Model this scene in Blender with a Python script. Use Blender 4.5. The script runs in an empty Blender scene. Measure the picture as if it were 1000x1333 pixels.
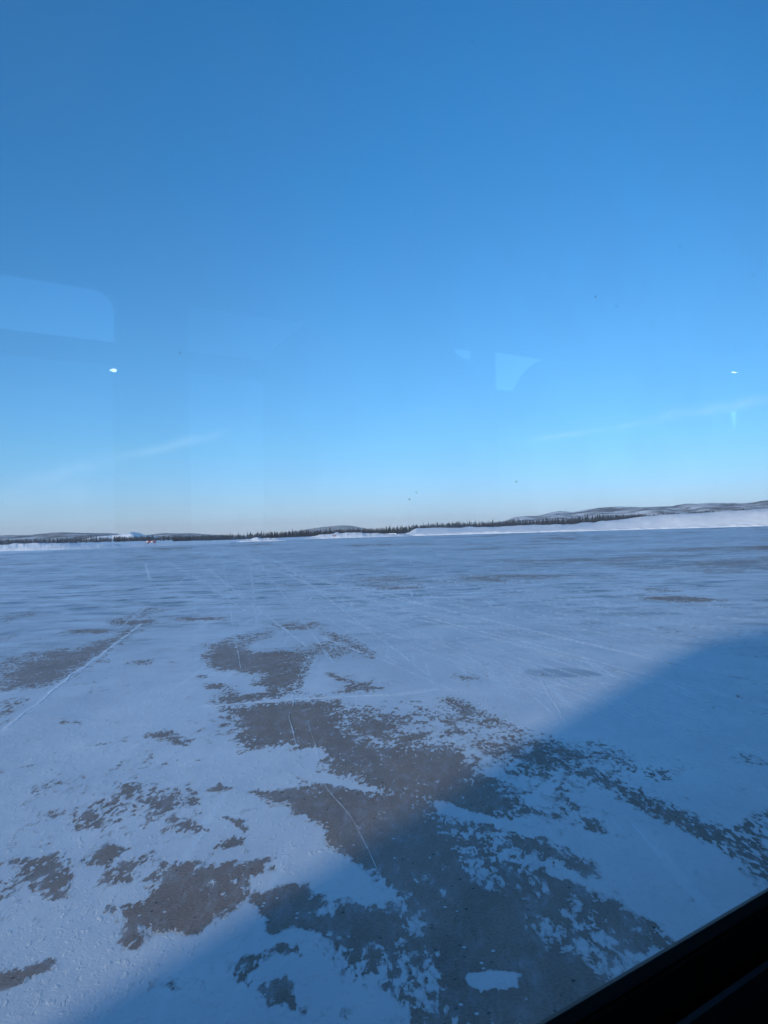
import bpy, bmesh, math, random
import numpy as np
from mathutils import Vector, Matrix, noise as mnoise

random.seed(7)
rng = np.random.default_rng(7)
S = bpy.context.scene
COL = S.collection

# ------------------------------------------------------------------ camera
F = 1000.0; W0 = 1000.0; H0 = 1333.0
CAMH = 2.2
PITCH = math.radians(1.46); ROLL = math.radians(1.6)
fw = np.array([0, math.cos(PITCH), math.sin(PITCH)])
r0 = np.array([1.0, 0, 0]); u0 = np.cross(r0, fw)
RT = r0 * math.cos(ROLL) - u0 * math.sin(ROLL)
UP = u0 * math.cos(ROLL) + r0 * math.sin(ROLL)
cam_d = bpy.data.cameras.new('camera')
cam = bpy.data.objects.new('camera', cam_d); COL.objects.link(cam)
cam_d.sensor_fit = 'HORIZONTAL'; cam_d.sensor_width = 36; cam_d.lens = 36.0 * F / W0
cam_d.clip_start = 0.02; cam_d.clip_end = 40000
cam.matrix_world = Matrix(((RT[0], UP[0], -fw[0], 0), (RT[1], UP[1], -fw[1], 0), (RT[2], UP[2], -fw[2], CAMH), (0, 0, 0, 1)))
cam_d.dof.use_dof = True; cam_d.dof.focus_distance = 30; cam_d.dof.aperture_fstop = 16
S.camera = cam

def ray(x, y): return fw + RT * (x - 500) / F + UP * (666.5 - y) / F
def gnd(x, y):
    v = ray(x, y); v = v * (-CAMH / v[2]); return np.array([v[0], v[1]])
def at(x, y, D):                      # the point seen at photo pixel (x, y), D metres ahead
    v = ray(x, y); v = v * (D / v[1]); return np.array([v[0], v[1], v[2] + CAMH])

# ------------------------------------------------------------------ light
SUN_EL = math.radians(9.3)
SUN_AZ = math.radians(180 + 34.8)     # compass azimuth the sun stands at (0 = +Y, clockwise)
SUN_STRENGTH = 5.0
SKY_STRENGTH = 0.15
EXPOSURE = 0.12
w = bpy.data.worlds.new('World'); S.world = w; w.use_nodes = True
nt = w.node_tree; nt.nodes.clear()
def N(nt, t, **k):
    n = nt.nodes.new(t)
    for a, v in k.items():
        if a.startswith('i_'): n.inputs[a[2:].replace('_', ' ')].default_value = v
        else: setattr(n, a, v)
    return n
def L(nt, a, b): nt.links.new(a, b)
def math_n(nt, op, a=None, b=None, c=None, clamp=False):
    n = nt.nodes.new('ShaderNodeMath'); n.operation = op; n.use_clamp = clamp
    for i, v in enumerate((a, b, c)):
        if v is None: continue
        if isinstance(v, (int, float)): n.inputs[i].default_value = v
        else: nt.links.new(v, n.inputs[i])
    return n.outputs[0]
sky = N(nt, 'ShaderNodeTexSky', sky_type='NISHITA', sun_disc=False, sun_elevation=SUN_EL, sun_rotation=SUN_AZ,
        altitude=100, air_density=1.0, dust_density=0.0, ozone_density=4.0)
bg = N(nt, 'ShaderNodeBackground'); bg.inputs['Strength'].default_value = SKY_STRENGTH
out = N(nt, 'ShaderNodeOutputWorld')
tcw = N(nt, 'ShaderNodeTexCoord')
# thin wisps of old contrail, laid along great circles of the sky
def unit(v): return v / np.linalg.norm(v)
wisps = [((0, 642), (150, 600), 0.011, 0.8, 3), ((150, 600), (290, 562), 0.005, 0.9, 4), ((690, 574), (860, 545), 0.0035, 1.0, 5),
         ((840, 548), (1030, 515), 0.0055, 1.1, 6), ((0, 655), (130, 640), 0.012, 0.5, 7)]
tot = None
for (a, b, wd, amp, sd) in wisps:
    A = unit(ray(*a)); B = unit(ray(*b)); n = unit(np.cross(A, B)); ax = unit(B - A)
    ta, tb = float(A @ ax), float(B @ ax)
    d1 = N(nt, 'ShaderNodeVectorMath', operation='DOT_PRODUCT'); L(nt, tcw.outputs['Generated'], d1.inputs[0]); d1.inputs[1].default_value = n
    d2 = N(nt, 'ShaderNodeVectorMath', operation='DOT_PRODUCT'); L(nt, tcw.outputs['Generated'], d2.inputs[0]); d2.inputs[1].default_value = ax
    nz = N(nt, 'ShaderNodeTexNoise'); nz.inputs['Scale'].default_value = 22; nz.inputs['Detail'].default_value = 6
    L(nt, tcw.outputs['Generated'], nz.inputs['Vector'])
    off = math_n(nt, 'MULTIPLY', math_n(nt, 'SUBTRACT', nz.outputs[0], 0.5), wd * 3.0)
    q = math_n(nt, 'DIVIDE', math_n(nt, 'ADD', d1.outputs['Value'], off), wd)
    g = math_n(nt, 'EXPONENT', math_n(nt, 'MULTIPLY', math_n(nt, 'MULTIPLY', q, q), -1.0))
    m1 = N(nt, 'ShaderNodeMapRange', interpolation_type='SMOOTHSTEP'); L(nt, d2.outputs['Value'], m1.inputs[0])
    m1.inputs[1].default_value = ta - 0.04; m1.inputs[2].default_value = ta + 0.03
    m2 = N(nt, 'ShaderNodeMapRange', interpolation_type='SMOOTHSTEP'); L(nt, d2.outputs['Value'], m2.inputs[0])
    m2.inputs[1].default_value = tb + 0.03; m2.inputs[2].default_value = tb - 0.04
    g = math_n(nt, 'MULTIPLY', math_n(nt, 'MULTIPLY', g, m1.outputs[0]), math_n(nt, 'MULTIPLY', m2.outputs[0], amp))
    nz2 = N(nt, 'ShaderNodeTexNoise'); nz2.inputs['Scale'].default_value = 30 + sd; nz2.inputs['Detail'].default_value = 4
    L(nt, tcw.outputs['Generated'], nz2.inputs['Vector'])
    m3 = N(nt, 'ShaderNodeMapRange'); L(nt, nz2.outputs[0], m3.inputs[0]); m3.inputs[1].default_value = 0.2; m3.inputs[2].default_value = 0.62
    g = math_n(nt, 'MULTIPLY', g, m3.outputs[0])
    tot = g if tot is None else math_n(nt, 'MAXIMUM', tot, g)
gam = N(nt, 'ShaderNodeMix', data_type='RGBA', blend_type='MULTIPLY'); gam.inputs[0].default_value = 1.0
sxz = N(nt, 'ShaderNodeSeparateXYZ'); L(nt, tcw.outputs['Generated'], sxz.inputs[0])
sky_ramp = N(nt, 'ShaderNodeValToRGB'); L(nt, sxz.outputs[2], sky_ramp.inputs[0]); e_ = sky_ramp.color_ramp.elements     # sky tint by height; overhead boosted, out of view, to brighten the snow
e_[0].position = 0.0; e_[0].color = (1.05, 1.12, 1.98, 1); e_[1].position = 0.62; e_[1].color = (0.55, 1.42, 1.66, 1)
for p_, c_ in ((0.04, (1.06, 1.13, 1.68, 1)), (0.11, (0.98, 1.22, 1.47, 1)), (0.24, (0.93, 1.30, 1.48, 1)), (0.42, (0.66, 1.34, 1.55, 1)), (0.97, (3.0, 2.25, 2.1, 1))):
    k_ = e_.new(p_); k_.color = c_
L(nt, sky.outputs[0], gam.inputs[6]); L(nt, sky_ramp.outputs[0], gam.inputs[7])
mx = N(nt, 'ShaderNodeMix', data_type='RGBA'); L(nt, math_n(nt, 'MULTIPLY', tot, 0.10), mx.inputs[0])
L(nt, gam.outputs[2], mx.inputs[6]); mx.inputs[7].default_value = (9.0, 9.6, 10.5, 1)
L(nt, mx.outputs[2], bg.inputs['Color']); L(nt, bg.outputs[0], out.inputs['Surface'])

sd = bpy.data.lights.new('sun', 'SUN'); sd.energy = SUN_STRENGTH; sd.angle = math.radians(2.0); sd.color = (1.0, 0.83, 0.72)
sun = bpy.data.objects.new('sun', sd); COL.objects.link(sun)
sdir = Vector((math.sin(SUN_AZ) * math.cos(SUN_EL), math.cos(SUN_AZ) * math.cos(SUN_EL), math.sin(SUN_EL)))
sun.rotation_euler = sdir.to_track_quat('Z', 'Y').to_euler()

S.view_settings.view_transform = 'Standard'; S.view_settings.look = 'None'
S.view_settings.exposure = EXPOSURE; S.view_settings.gamma = 1; S.view_settings.use_curve_mapping = False
S.render.engine = 'CYCLES'
S.cycles.use_denoising = True
S.cycles.transparent_max_bounces = 16
S.cycles.caustics_refractive = False; S.cycles.caustics_reflective = False
S.cycles.sample_clamp_indirect = 4

# ------------------------------------------------------------------ helpers
def mat(name, col=(0.5, 0.5, 0.5), rough=0.6, spec=0.5, metal=0.0):
    m = bpy.data.materials.new(name); m.use_nodes = True
    b = m.node_tree.nodes['Principled BSDF']
    b.inputs['Base Color'].default_value = (*col, 1); b.inputs['Roughness'].default_value = rough
    b.inputs['Specular IOR Level'].default_value = spec; b.inputs['Metallic'].default_value = metal
    return m
def bsdf(m): return m.node_tree.nodes['Principled BSDF']
def vary(m, c1, c2, scale, detail=4, bump=0.0, lo=0.35, hi=0.65):
    t = m.node_tree; tc = N(t, 'ShaderNodeTexCoord'); nz = N(t, 'ShaderNodeTexNoise')
    nz.inputs['Scale'].default_value = scale; nz.inputs['Detail'].default_value = detail
    L(t, tc.outputs['Object'], nz.inputs['Vector'])
    mr = N(t, 'ShaderNodeMapRange'); L(t, nz.outputs[0], mr.inputs[0]); mr.inputs[1].default_value = lo; mr.inputs[2].default_value = hi
    mi = N(t, 'ShaderNodeMix', data_type='RGBA'); L(t, mr.outputs[0], mi.inputs[0])
    mi.inputs[6].default_value = (*c1, 1); mi.inputs[7].default_value = (*c2, 1)
    L(t, mi.outputs[2], bsdf(m).inputs['Base Color'])
    if bump:
        bp = N(t, 'ShaderNodeBump'); bp.inputs['Strength'].default_value = bump; bp.inputs['Distance'].default_value = 0.01
        L(t, nz.outputs[0], bp.inputs['Height']); L(t, bp.outputs[0], bsdf(m).inputs['Normal'])
    return m
def mesh_np(name, V, Fq, smooth=False):
    me = bpy.data.meshes.new(name)
    V = np.asarray(V, dtype=np.float32); Fq = np.asarray(Fq, dtype=np.int32)
    k = Fq.shape[1]
    me.vertices.add(len(V)); me.vertices.foreach_set('co', V.ravel())
    me.loops.add(Fq.size); me.loops.foreach_set('vertex_index', Fq.ravel())
    me.polygons.add(len(Fq)); me.polygons.foreach_set('loop_start', np.arange(0, Fq.size, k, dtype=np.int32))
    me.polygons.foreach_set('loop_total', np.full(len(Fq), k, dtype=np.int32))
    me.polygons.foreach_set('use_smooth', np.full(len(Fq), smooth))
    me.update(calc_edges=True); me.validate()
    return me
def obj(name, me, m=None, parent=None):
    o = bpy.data.objects.new(name, me); COL.objects.link(o)
    if m is not None:
        me.materials.clear()
        for mm in (m if isinstance(m, (list, tuple)) else [m]): me.materials.append(mm)
    if parent is not None: o.parent = parent
    return o
def bmobj(name, bm, m, parent=None, smooth=False):
    bmesh.ops.recalc_face_normals(bm, faces=bm.faces[:])
    me = bpy.data.meshes.new(name); bm.to_mesh(me); bm.free()
    if smooth:
        for p in me.polygons: p.use_smooth = True
    return obj(name, me, m, parent)
def thing(name, label, cat, loc=(0, 0, 0), rotz=0, group=None):
    o = bpy.data.objects.new(name, None); COL.objects.link(o); o.location = loc; o.rotation_euler = (0, 0, rotz)
    o.empty_display_size = 0.3
    o['label'] = label; o['category'] = cat
    if group: o['group'] = group
    return o
def tag(o, label=None, cat=None, group=None, kind=None):
    if label: o['label'] = label
    if cat: o['category'] = cat
    if group: o['group'] = group
    if kind: o['kind'] = kind
    return o
def box(bm, x0, x1, y0, y1, z0, z1, bevel=0.0):
    vs = [bm.verts.new(p) for p in ((x0, y0, z0), (x1, y0, z0), (x1, y1, z0), (x0, y1, z0), (x0, y0, z1), (x1, y0, z1), (x1, y1, z1), (x0, y1, z1))]
    fs = [bm.faces.new([vs[i] for i in f]) for f in ((0, 3, 2, 1), (4, 5, 6, 7), (0, 1, 5, 4), (1, 2, 6, 5), (2, 3, 7, 6), (3, 0, 4, 7))]
    if bevel:
        ed = list({e for f in fs for e in f.edges})
        bmesh.ops.bevel(bm, geom=ed, offset=bevel, segments=2, affect='EDGES', profile=0.6)
def prism_x(bm, prof, x0, x1):          # profile in (y, z), extruded along x
    a = [bm.verts.new((x0, y, z)) for y, z in prof]; b = [bm.verts.new((x1, y, z)) for y, z in prof]
    n = len(prof)
    bm.faces.new(a); bm.faces.new(b[::-1])
    for i in range(n): bm.faces.new((a[i], b[i], b[(i + 1) % n], a[(i + 1) % n]))
def prism_y(bm, prof, y0, y1):          # profile in (x, z), extruded along y
    a = [bm.verts.new((x, y0, z)) for x, z in prof]; b = [bm.verts.new((x, y1, z)) for x, z in prof]
    n = len(prof)
    bm.faces.new(a); bm.faces.new(b[::-1])
    for i in range(n): bm.faces.new((a[i], b[i], b[(i + 1) % n], a[(i + 1) % n]))
def cyl(bm, p, axis, r, h, seg=20):
    q = Vector(axis).to_track_quat('Z', 'Y').to_matrix().to_4x4()
    bmesh.ops.create_cone(bm, cap_ends=True, segments=seg, radius1=r, radius2=r, depth=h, matrix=Matrix.Translation(p) @ q)

# lattice value noise on numpy arrays
def vnoise(x, y, seed=0):
    xi = np.floor(x).astype(np.int64); yi = np.floor(y).astype(np.int64)
    fx = x - xi; fy = y - yi; fx = fx * fx * (3 - 2 * fx); fy = fy * fy * (3 - 2 * fy)
    def hsh(a, b):
        h = (a * 374761393 + b * 668265263 + seed * 974634777) & 0xffffffff
        h = ((h ^ (h >> 13)) * 1274126177) & 0xffffffff
        return ((h ^ (h >> 16)) & 0xffffff) / float(0xffffff)
    return (hsh(xi, yi) * (1 - fx) + hsh(xi + 1, yi) * fx) * (1 - fy) + (hsh(xi, yi + 1) * (1 - fx) + hsh(xi + 1, yi + 1) * fx) * fy
def fbm(x, y, seed=0, o=4, g=0.5):
    s = 0; a = 1; t = 0
    for i in range(o):
        s = s + a * vnoise(x * 2 ** i + 17.3 * i, y * 2 ** i - 9.1 * i, seed + i); t += a; a *= g
    return s / t

# ------------------------------------------------------------------ ground sheet
STREAK = math.radians(-14)
saz = np.array([math.sin(STREAK), math.cos(STREAK)]); sax = np.array([math.cos(STREAK), -math.sin(STREAK)])
az_f = np.arange(-33, 33.01, 0.085)
az = np.radians(np.concatenate([az_f, np.arange(36, 325, 3.0)]))
s1 = np.arange(0.78, 0.0125, -0.0016); s2 = np.geomspace(0.0122, CAMH / 12000, 46)
dist = np.concatenate([[0.25, 1.0, 2.0], CAMH / s1, CAMH / s2])
A, D = np.meshgrid(az, dist)
GX = D * np.sin(A); GY = D * np.cos(A)
# field of bare concrete: 0 = snow everywhere, 1 = bare everywhere, around 0.5 the shader's noise decides
def sdf(poly, X, Y):
    P = np.array(poly); n = len(P); d = np.full(X.shape, 1e9); ins = np.zeros(X.shape, bool)
    for i in range(n):
        a = P[i]; b = P[(i + 1) % n]; e = b - a
        wx = X - a[0]; wy = Y - a[1]
        t = np.clip((wx * e[0] + wy * e[1]) / max(e @ e, 1e-9), 0, 1)
        d = np.minimum(d, np.hypot(wx - e[0] * t, wy - e[1] * t))
        c = ((a[1] <= Y) != (b[1] <= Y)) & (X < (b[0] - a[0]) * (Y - a[1]) / (b[1] - a[1] + 1e-12) + a[0])
        ins ^= c
    return np.where(ins, d, -d)
B = -0.27 + 0.58 * fbm(GX * 0.45, GY * 0.35, 3, 4)
far = np.clip((D - 16) / 30, 0, 1)
B = B + far * (0.10 + 1.9 * (fbm(GX * 0.07, GY * 0.12, 5, 5, .62) - 0.5) - 0.02)
patches = [
 (1.0, .05, [(262,855),(280,839),(305,836),(330,850),(360,847),(400,850),(398,870),(400,882),(380,895),(370,907),(298,915),(290,907),(305,895),(330,890),(345,880),(315,874),(280,872)]),
 (.55, .05, [(275,840),(290,829),(350,822),(352,828),(320,842)]),
 (.8, .05, [(378,813),(415,809),(412,819),(368,820)]), (.62, .05, [(350,812),(380,809),(380,817),(350,818)]),
 (.75, .04, [(420,821),(440,825),(492,851),(485,857),(458,847),(430,832)]),
 (.62, .05, [(395,838),(430,835),(452,845),(440,857),(400,852)]),
 (.66, .05, [(400,872),(440,878),(500,888),(500,900),(460,903),(400,905)]),
 (1.0, .05, [(300,923),(380,913),(435,913),(452,960),(492,972),(530,968),(590,978),(660,1033),(682,1058),(625,1062),(570,1045),(535,1040),(478,1021),(430,1002),(400,978),(370,968),(318,976)]),
 (.68, .06, [(430,912),(490,925),(530,940),(560,962),(600,985),(540,975),(500,975),(450,962)]),
 (.66, .06, [(500,932),(530,940),(560,968),(640,1020),(600,1010),(540,970)]),
 (.74, .05, [(600,1000),(640,1018),(690,1057),(660,1066),(600,1050)]),
 (.62, .05, [(280,912),(300,915),(310,945),(300,950)]),
 (1.0, .05, [(328,1031),(380,1026),(425,1028),(480,1034),(540,1045),(572,1062),(590,1100),(615,1150),(600,1165),(560,1150),(515,1140),(482,1119),(430,1092),(415,1075),(370,1050)]),
 (1.0, .05, [(500,1060),(560,1055),(590,1125),(625,1150),(670,1168),(700,1215),(750,1243),(795,1272),(785,1300),(720,1340),(560,1340),(575,1290),(560,1240),(545,1180),(520,1140)]),
 (.9, .05, [(612,1068),(650,1073),(700,1090),(768,1122),(782,1141),(740,1132),(690,1115),(640,1090)]),
 (.62, .08, [(560,1060),(620,1080),(690,1120),(740,1160),(800,1220),(860,1250),(790,1280),(700,1215),(620,1150)]),
 (.9, .04, [(700,1135),(760,1152),(800,1178),(850,1200),(878,1225),(860,1238),(820,1232),(780,1200),(725,1165)]),
 (.8, .05, [(760,998),(800,1018),(850,1035),(890,1060),(940,1083),(1005,1113),(1005,1147),(950,1117),(900,1082),(825,1047),(770,1017)]),
 (.7, .05, [(945,1072),(1005,1058),(1005,1110),(940,1090)]),
 (.60, .06, [(690,1000),(750,1025),(795,1090),(740,1075),(690,1020)]),
 (.62, .07, [(665,942),(710,955),(790,985),(780,1010),(660,1005),(640,980)]), (.6, .05, [(780,960),(850,1005),(830,1010),(770,985)]), (.62, .03, [(850,1000),(878,1003),(875,1014),(848,1012)]),
 (.62, .05, [(965,985),(1000,992),(1000,1000),(950,990)]),
 (.74, .05, [(578,900),(620,918),(657,938),(645,947),(600,930),(573,911)]), (.6, .05, [(590,880),(625,878),(622,886),(600,887)]),
 (.56, .08, [(530,915),(600,930),(660,965),(640,990),(560,950)]),
 (.85, .04, [(823,777),(890,775),(953,781),(900,785),(838,781)]), (.66, .04, [(828,766),(860,765),(898,771),(860,772)]),
 (.85, .03, [(490,765),(552,763.5),(552,766),(495,768)]), (.7, .03, [(612,750),(660,755),(655,758),(620,755)]), (.7, .03, [(640,748),(730,749),(728,751),(650,751)]),
 (.95, .05, [(-6,880),(30,862),(60,850),(100,846),(145,832),(168,818),(188,812),(150,840),(118,861),(80,887),(50,893),(-6,902)]),
 (.66, .05, [(-6,915),(38,905),(0,948)]), (.62, .06, [(-6,855),(50,848),(140,838),(60,862),(-6,880)]),
 (.9, .03, [(88,820),(142,818.5),(140,824),(95,825)]), (.85, .03, [(138,809),(205,806.5),(200,811),(150,815)]), (.6, .04, [(135,806),(180,800),(200,803),(150,808)]),
 (.85, .03, [(228,804),(292,803.5),(290,807),(235,808)]), (.62, .05, [(0,803),(48,794),(50,800),(10,806)]), (.6, .04, [(180,792),(215,788),(210,796),(170,797)]),
 (.85, .03, [(165,863),(200,857),(197,865),(175,866)]), (.8, .02, [(122,861),(141,859),(140,862)]), (.8, .02, [(208,861),(227,860),(226,863)]),
 (.95, .02, [(266,890),(291,889),(289,897),(270,898)]), (.9, .02, [(253,880),(265,879),(265,883)]),
 (.9, .03, [(195,957),(222,950),(229,956),(244,963),(240,971),(215,966)]), (.75, .02, [(78,939),(105,939),(105,943),(82,943)]),
 (.62, .05, [(105,1057),(150,1040),(180,1030),(205,1018),(222,1035),(222,1055),(200,1072),(170,1057),(130,1075),(100,1078)]),
 (.95, .02, [(103,1060),(116,1057),(132,1066),(120,1076),(103,1077)]), (.95, .02, [(208,1044),(222,1042),(224,1052),(212,1058)]),
 (.95, .02, [(155,1020),(178,1022),(180,1032),(170,1036)]), (.7, .03, [(210,1063),(245,1062),(255,1075),(285,1080),(255,1085),(220,1078)]),
 (.95, .02, [(292,1064),(312,1065),(328,1080),(318,1083),(300,1074)]), (.95, .02, [(283,1103),(300,1090),(322,1085),(318,1098),(290,1106)]),
 (.95, .02, [(268,1030),(285,1020),(300,1026),(285,1031)]), (.62, .05, [(240,1020),(262,1040),(260,1060),(245,1055)]), 
 (1.0, .02, [(92,1121),(118,1112),(135,1103),(158,1101),(153,1118),(140,1127),(112,1128)]),
 (.85, .03, [(22,1145),(45,1122),(62,1112),(78,1112),(90,1135),(87,1155),(67,1168),(45,1150)]), (.85, .02, [(0,1125),(20,1118),(48,1118),(40,1125),(10,1129)]),
 (.75, .03, [(135,1133),(170,1122),(197,1111),(201,1120),(180,1130),(163,1150),(145,1150)]),
 (.92, .04, [(200,1145),(213,1124),(255,1122),(262,1130),(300,1122),(352,1119),(356,1130),(320,1145),(335,1168),(280,1200),(250,1222),(225,1212),(190,1205),(176,1232),(163,1222),(150,1185),(190,1170)]),
 (.9, .03, [(322,1172),(345,1163),(370,1150),(400,1152),(412,1180),(400,1195),(440,1185),(500,1180),(540,1215),(510,1240),(470,1228),(420,1212),(380,1205),(350,1218),(345,1200)]),
 (.95, .05, [(425,1085),(470,1098),(500,1060),(560,1075),(600,1150),(560,1200),(520,1172),(490,1135),(455,1112)]),
 (.85, .05, [(395,1010),(480,1030),(560,1035),(600,1060),(520,1062),(430,1040)]),
 (.66, .06, [(430,1170),(520,1180),(560,1250),(540,1340),(500,1290),(440,1240)]),
 (.95, .03, [(-6,1268),(35,1257),(66,1249),(64,1262),(40,1270),(30,1281),(-6,1289)]),
 (.85, .03, [(300,1250),(325,1243),(347,1238),(335,1262),(322,1283),(302,1284)]), (.85, .03, [(325,1292),(345,1278),(372,1268),(382,1300),(397,1316),(352,1310)]),
 (.7, .03, [(203,1277),(222,1273),(223,1288),(212,1290)]), (.75, .02, [(358,1228),(395,1232),(390,1245),(365,1240)]),
 (.6, .04, [(450,1245),(500,1250),(510,1272),(455,1268)]), (.62, .04, [(0,1148),(6,1150),(4,1168),(0,1170)]), (.75, .02, [(120,1180),(145,1180),(140,1187),(125,1188)]),
]
for (st, wd, pl) in patches:
    P = [gnd(*p) for p in pl]; c = np.mean(P, axis=0); R_ = max(np.linalg.norm(p - c) for p in P)
    msk = (np.hypot(GX - c[0], GY - c[1]) < R_ * 1.6)
    d = sdf(P, GX[msk], GY[msk]); ww = wd * np.hypot(*c) * 0.36 * (1.9 if st < .8 else 1.6); st = .5 + (st - .5) * (.90 if st > .7 else .75)
    t = np.clip(0.5 + d / (2 * ww), 0, 1); t = t * t * (3 - 2 * t)
    B[msk] = np.maximum(B[msk], B[msk] + (st - B[msk]) * t)
snow_isl = [[(598,1272),(640,1263),(677,1268),(672,1284),(625,1291)], [(405,870),(430,882),(452,890),(440,900),(405,903),(398,885)], [(305,895),(325,892),(350,893),(345,901),(310,906)],
            [(396,975),(418,972),(424,985),(405,990)], [(110,1116),(124,1114),(122,1120),(112,1121)], [(560,1040),(600,1052),(700,1082),(690,1090),(640,1072),(570,1058)],
            [(690,1062),(770,1110),(790,1150),(880,1215),(860,1190),(800,1100),(740,1072)], [(332,996),(405,1009),(482,1026),(478,1029),(400,1016),(332,1001)]]
for pl in snow_isl:
    P = [gnd(*p) for p in pl]; c = np.mean(P, axis=0); R_ = max(np.linalg.norm(p - c) for p in P)
    msk = (np.hypot(GX - c[0], GY - c[1]) < R_ * 1.6)
    d = sdf(P, GX[msk], GY[msk]); ww = 0.02 * np.hypot(*c) * 0.36
    t = np.clip(0.5 + d / (2 * ww), 0, 1); B[msk] = B[msk] * (1 - t) + 0.05 * t

# thin lines: scraper scratches, tyre marks and snow-filled slab joints
lines = [
 (.9, 1.0, [(500,777),(560,789),(625,805),(740,832),(860,860),(1000,891),(1100,912)]), (.9, .8, [(550,802),(625,822),(700,840),(780,862),(880,888),(1000,921)]),
 (.9, .6, [(430,748),(500,745),(625,762),(750,780),(850,792),(1010,812)]), (.8, .6, [(310,725),(370,740),(430,760),(500,777)]), (.9, .7, [(320,737),(400,752),(500,771),(560,789)]),
 (.7, .5, [(215,730),(265,757),(322,797)]), (.7, .5, [(270,740),(320,780),(400,842)]), (.8, .6, [(190,735),(196,757)]), (1.2, .6, [(186,811),(150,838),(120,861),(80,888),(48,916),(0,952)]),
 (.7, .22, [(403,853),(386,888),(379,915),(379,940),(386,965),(395,985)]), (.9, .22, [(423,1022),(440,1045),(455,1067),(472,1095),(482,1110),(500,1150)]), (.4, .2, [(425,1022),(405,960),(398,935)]),
 (1.3, .9, [(258,921),(320,915),(380,911),(440,907),(520,905),(570,897)]), (.6, .35, [(40,930),(100,936),(190,945),(260,921)]), (.6, .4, [(560,900),(700,893),(850,889)]),
 (.6, .5, [(660,875),(720,930)]), (.6, .5, [(700,880),(735,940)]), (.6, .4, [(770,880),(840,930)]), (.6, .4, [(640,840),(740,890),(850,950),(1000,1030)]),
 (.6, .5, [(420,830),(500,860),(620,912),(700,960)]), (.6, .5, [(500,800),(600,850),(700,905)]), (.6, .4, [(600,800),(700,845),(790,880)]), (.6, .4, [(560,775),(700,800),(900,845),(1000,860)]),
 (.6, .45, [(740,750),(850,775),(1000,800)]), (.5, .4, [(0,1045),(60,1030)]), (.6, .4, [(250,735),(360,760),(480,800),(600,850)]), (.6, .35, [(380,735),(600,775),(800,830),(1000,875)]),
 (.7, .4, [(850,905),(1000,985)]), (.6, .4, [(880,985),(1000,1045)]), (.5, .3, [(580,730),(760,752),(1000,770)]),
]
_r = random.Random(3)
for k_ in range(22):                                         # more of the scraper's parallel scratches, fanning over the right half
    xe = 1040; ye = 796 + k_ * 11 + _r.uniform(-5, 5); x0_ = _r.uniform(420, 760); vy = 699 + _r.uniform(-2, 2); vx = 120
    f0 = (x0_ - vx) / (xe - vx); lines.append((_r.uniform(.4, .8), _r.uniform(.35, .75), [(x0_, vy + (ye - vy) * f0), ((x0_ + xe) / 2, vy + (ye - vy) * ((x0_ + xe) / 2 - vx) / (xe - vx)), (xe if _r.random() < .6 else _r.uniform(x0_ + 120, xe), ye)][:3]))
    a_, b_, c_ = lines[-1][2]; lines[-1][2][2] = (c_[0], vy + (ye - vy) * (c_[0] - vx) / (xe - vx))
for k_ in range(9):                                          # and a few running up to the far left-centre
    xv = _r.uniform(255, 330); xb = _r.uniform(100, 620); yb = _r.uniform(790, 880); lines.append((_r.uniform(.4, .7), _r.uniform(.35, .6), [(xv + (xb - xv) * .18, 702 + (yb - 702) * .18), (xv + (xb - xv) * .6, 702 + (yb - 702) * .6), (xb, yb)]))
SC = np.zeros_like(GX); ribV = []; ribF = []
for (wd, amp, pl) in lines:
    P = [gnd(*p) for p in pl]
    pts = []
    for i in range(len(P) - 1):
        k_ = max(2, int(np.linalg.norm(P[i + 1] - P[i]) / 0.12)); pts += [P[i] + (P[i + 1] - P[i]) * q / k_ for q in range(k_)]
    pts = np.array(pts + [P[-1]]); kk = np.ones(9) / 9
    if len(pts) > 20: pts = np.stack([np.convolve(np.pad(pts[:, q], 4, mode='edge'), kk, 'valid') for q in (0, 1)], 1)
    tg = np.gradient(pts, axis=0); tg /= np.linalg.norm(tg, axis=1)[:, None] + 1e-9; nr_ = np.stack([-tg[:, 1], tg[:, 0]], 1)
    hwid = wd * amp * (0.003 + 0.0021 * np.linalg.norm(pts, axis=1)) * (0.35 + 1.3 * vnoise(pts[:, 0] * 5, pts[:, 1] * 5, 77))
    pts = pts + nr_ * (0.07 * (vnoise(pts[:, 0] * 2.5, pts[:, 1] * 1.5, 78) - .5))[:, None]; b0 = len(ribV)
    for q in range(len(pts)):
        for sgn in (-1, 1): ribV.append((*(pts[q] + nr_[q] * hwid[q] * sgn), 0.004))
    ribF += [(b0 + 2 * q, b0 + 2 * q + 1, b0 + 2 * q + 3, b0 + 2 * q + 2) for q in range(len(pts) - 1)]
    for i in range(len(P) - 1):
        a, b = P[i], P[i + 1]; e = b - a; mlen = np.linalg.norm(e); c = (a + b) / 2
        msk = np.hypot(GX - c[0], GY - c[1]) < mlen * 0.5 + 1.2
        wx = GX[msk] - a[0]; wy = GY[msk] - a[1]; t = np.clip((wx * e[0] + wy * e[1]) / (e @ e), 0, 1)
        wob = 0.012 * (vnoise(GX[msk] * 3, GY[msk] * 3, 9) - .5)
        dd = np.hypot(wx - e[0] * t, wy - e[1] * t) + wob
        dm = D[msk]; wl = wd * (0.012 + 0.0019 * dm)
        nz = 0.35 + 0.9 * vnoise(GX[msk] * 2.3, GY[msk] * 2.3, 12)
        SC[msk] = np.maximum(SC[msk], amp * np.clip(nz, 0, 1) * np.exp(-(dd / wl) ** 2))
B = B - SC * 0.5 * (B < 0.93) - SC * 0.62 * (B >= 0.93)
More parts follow.
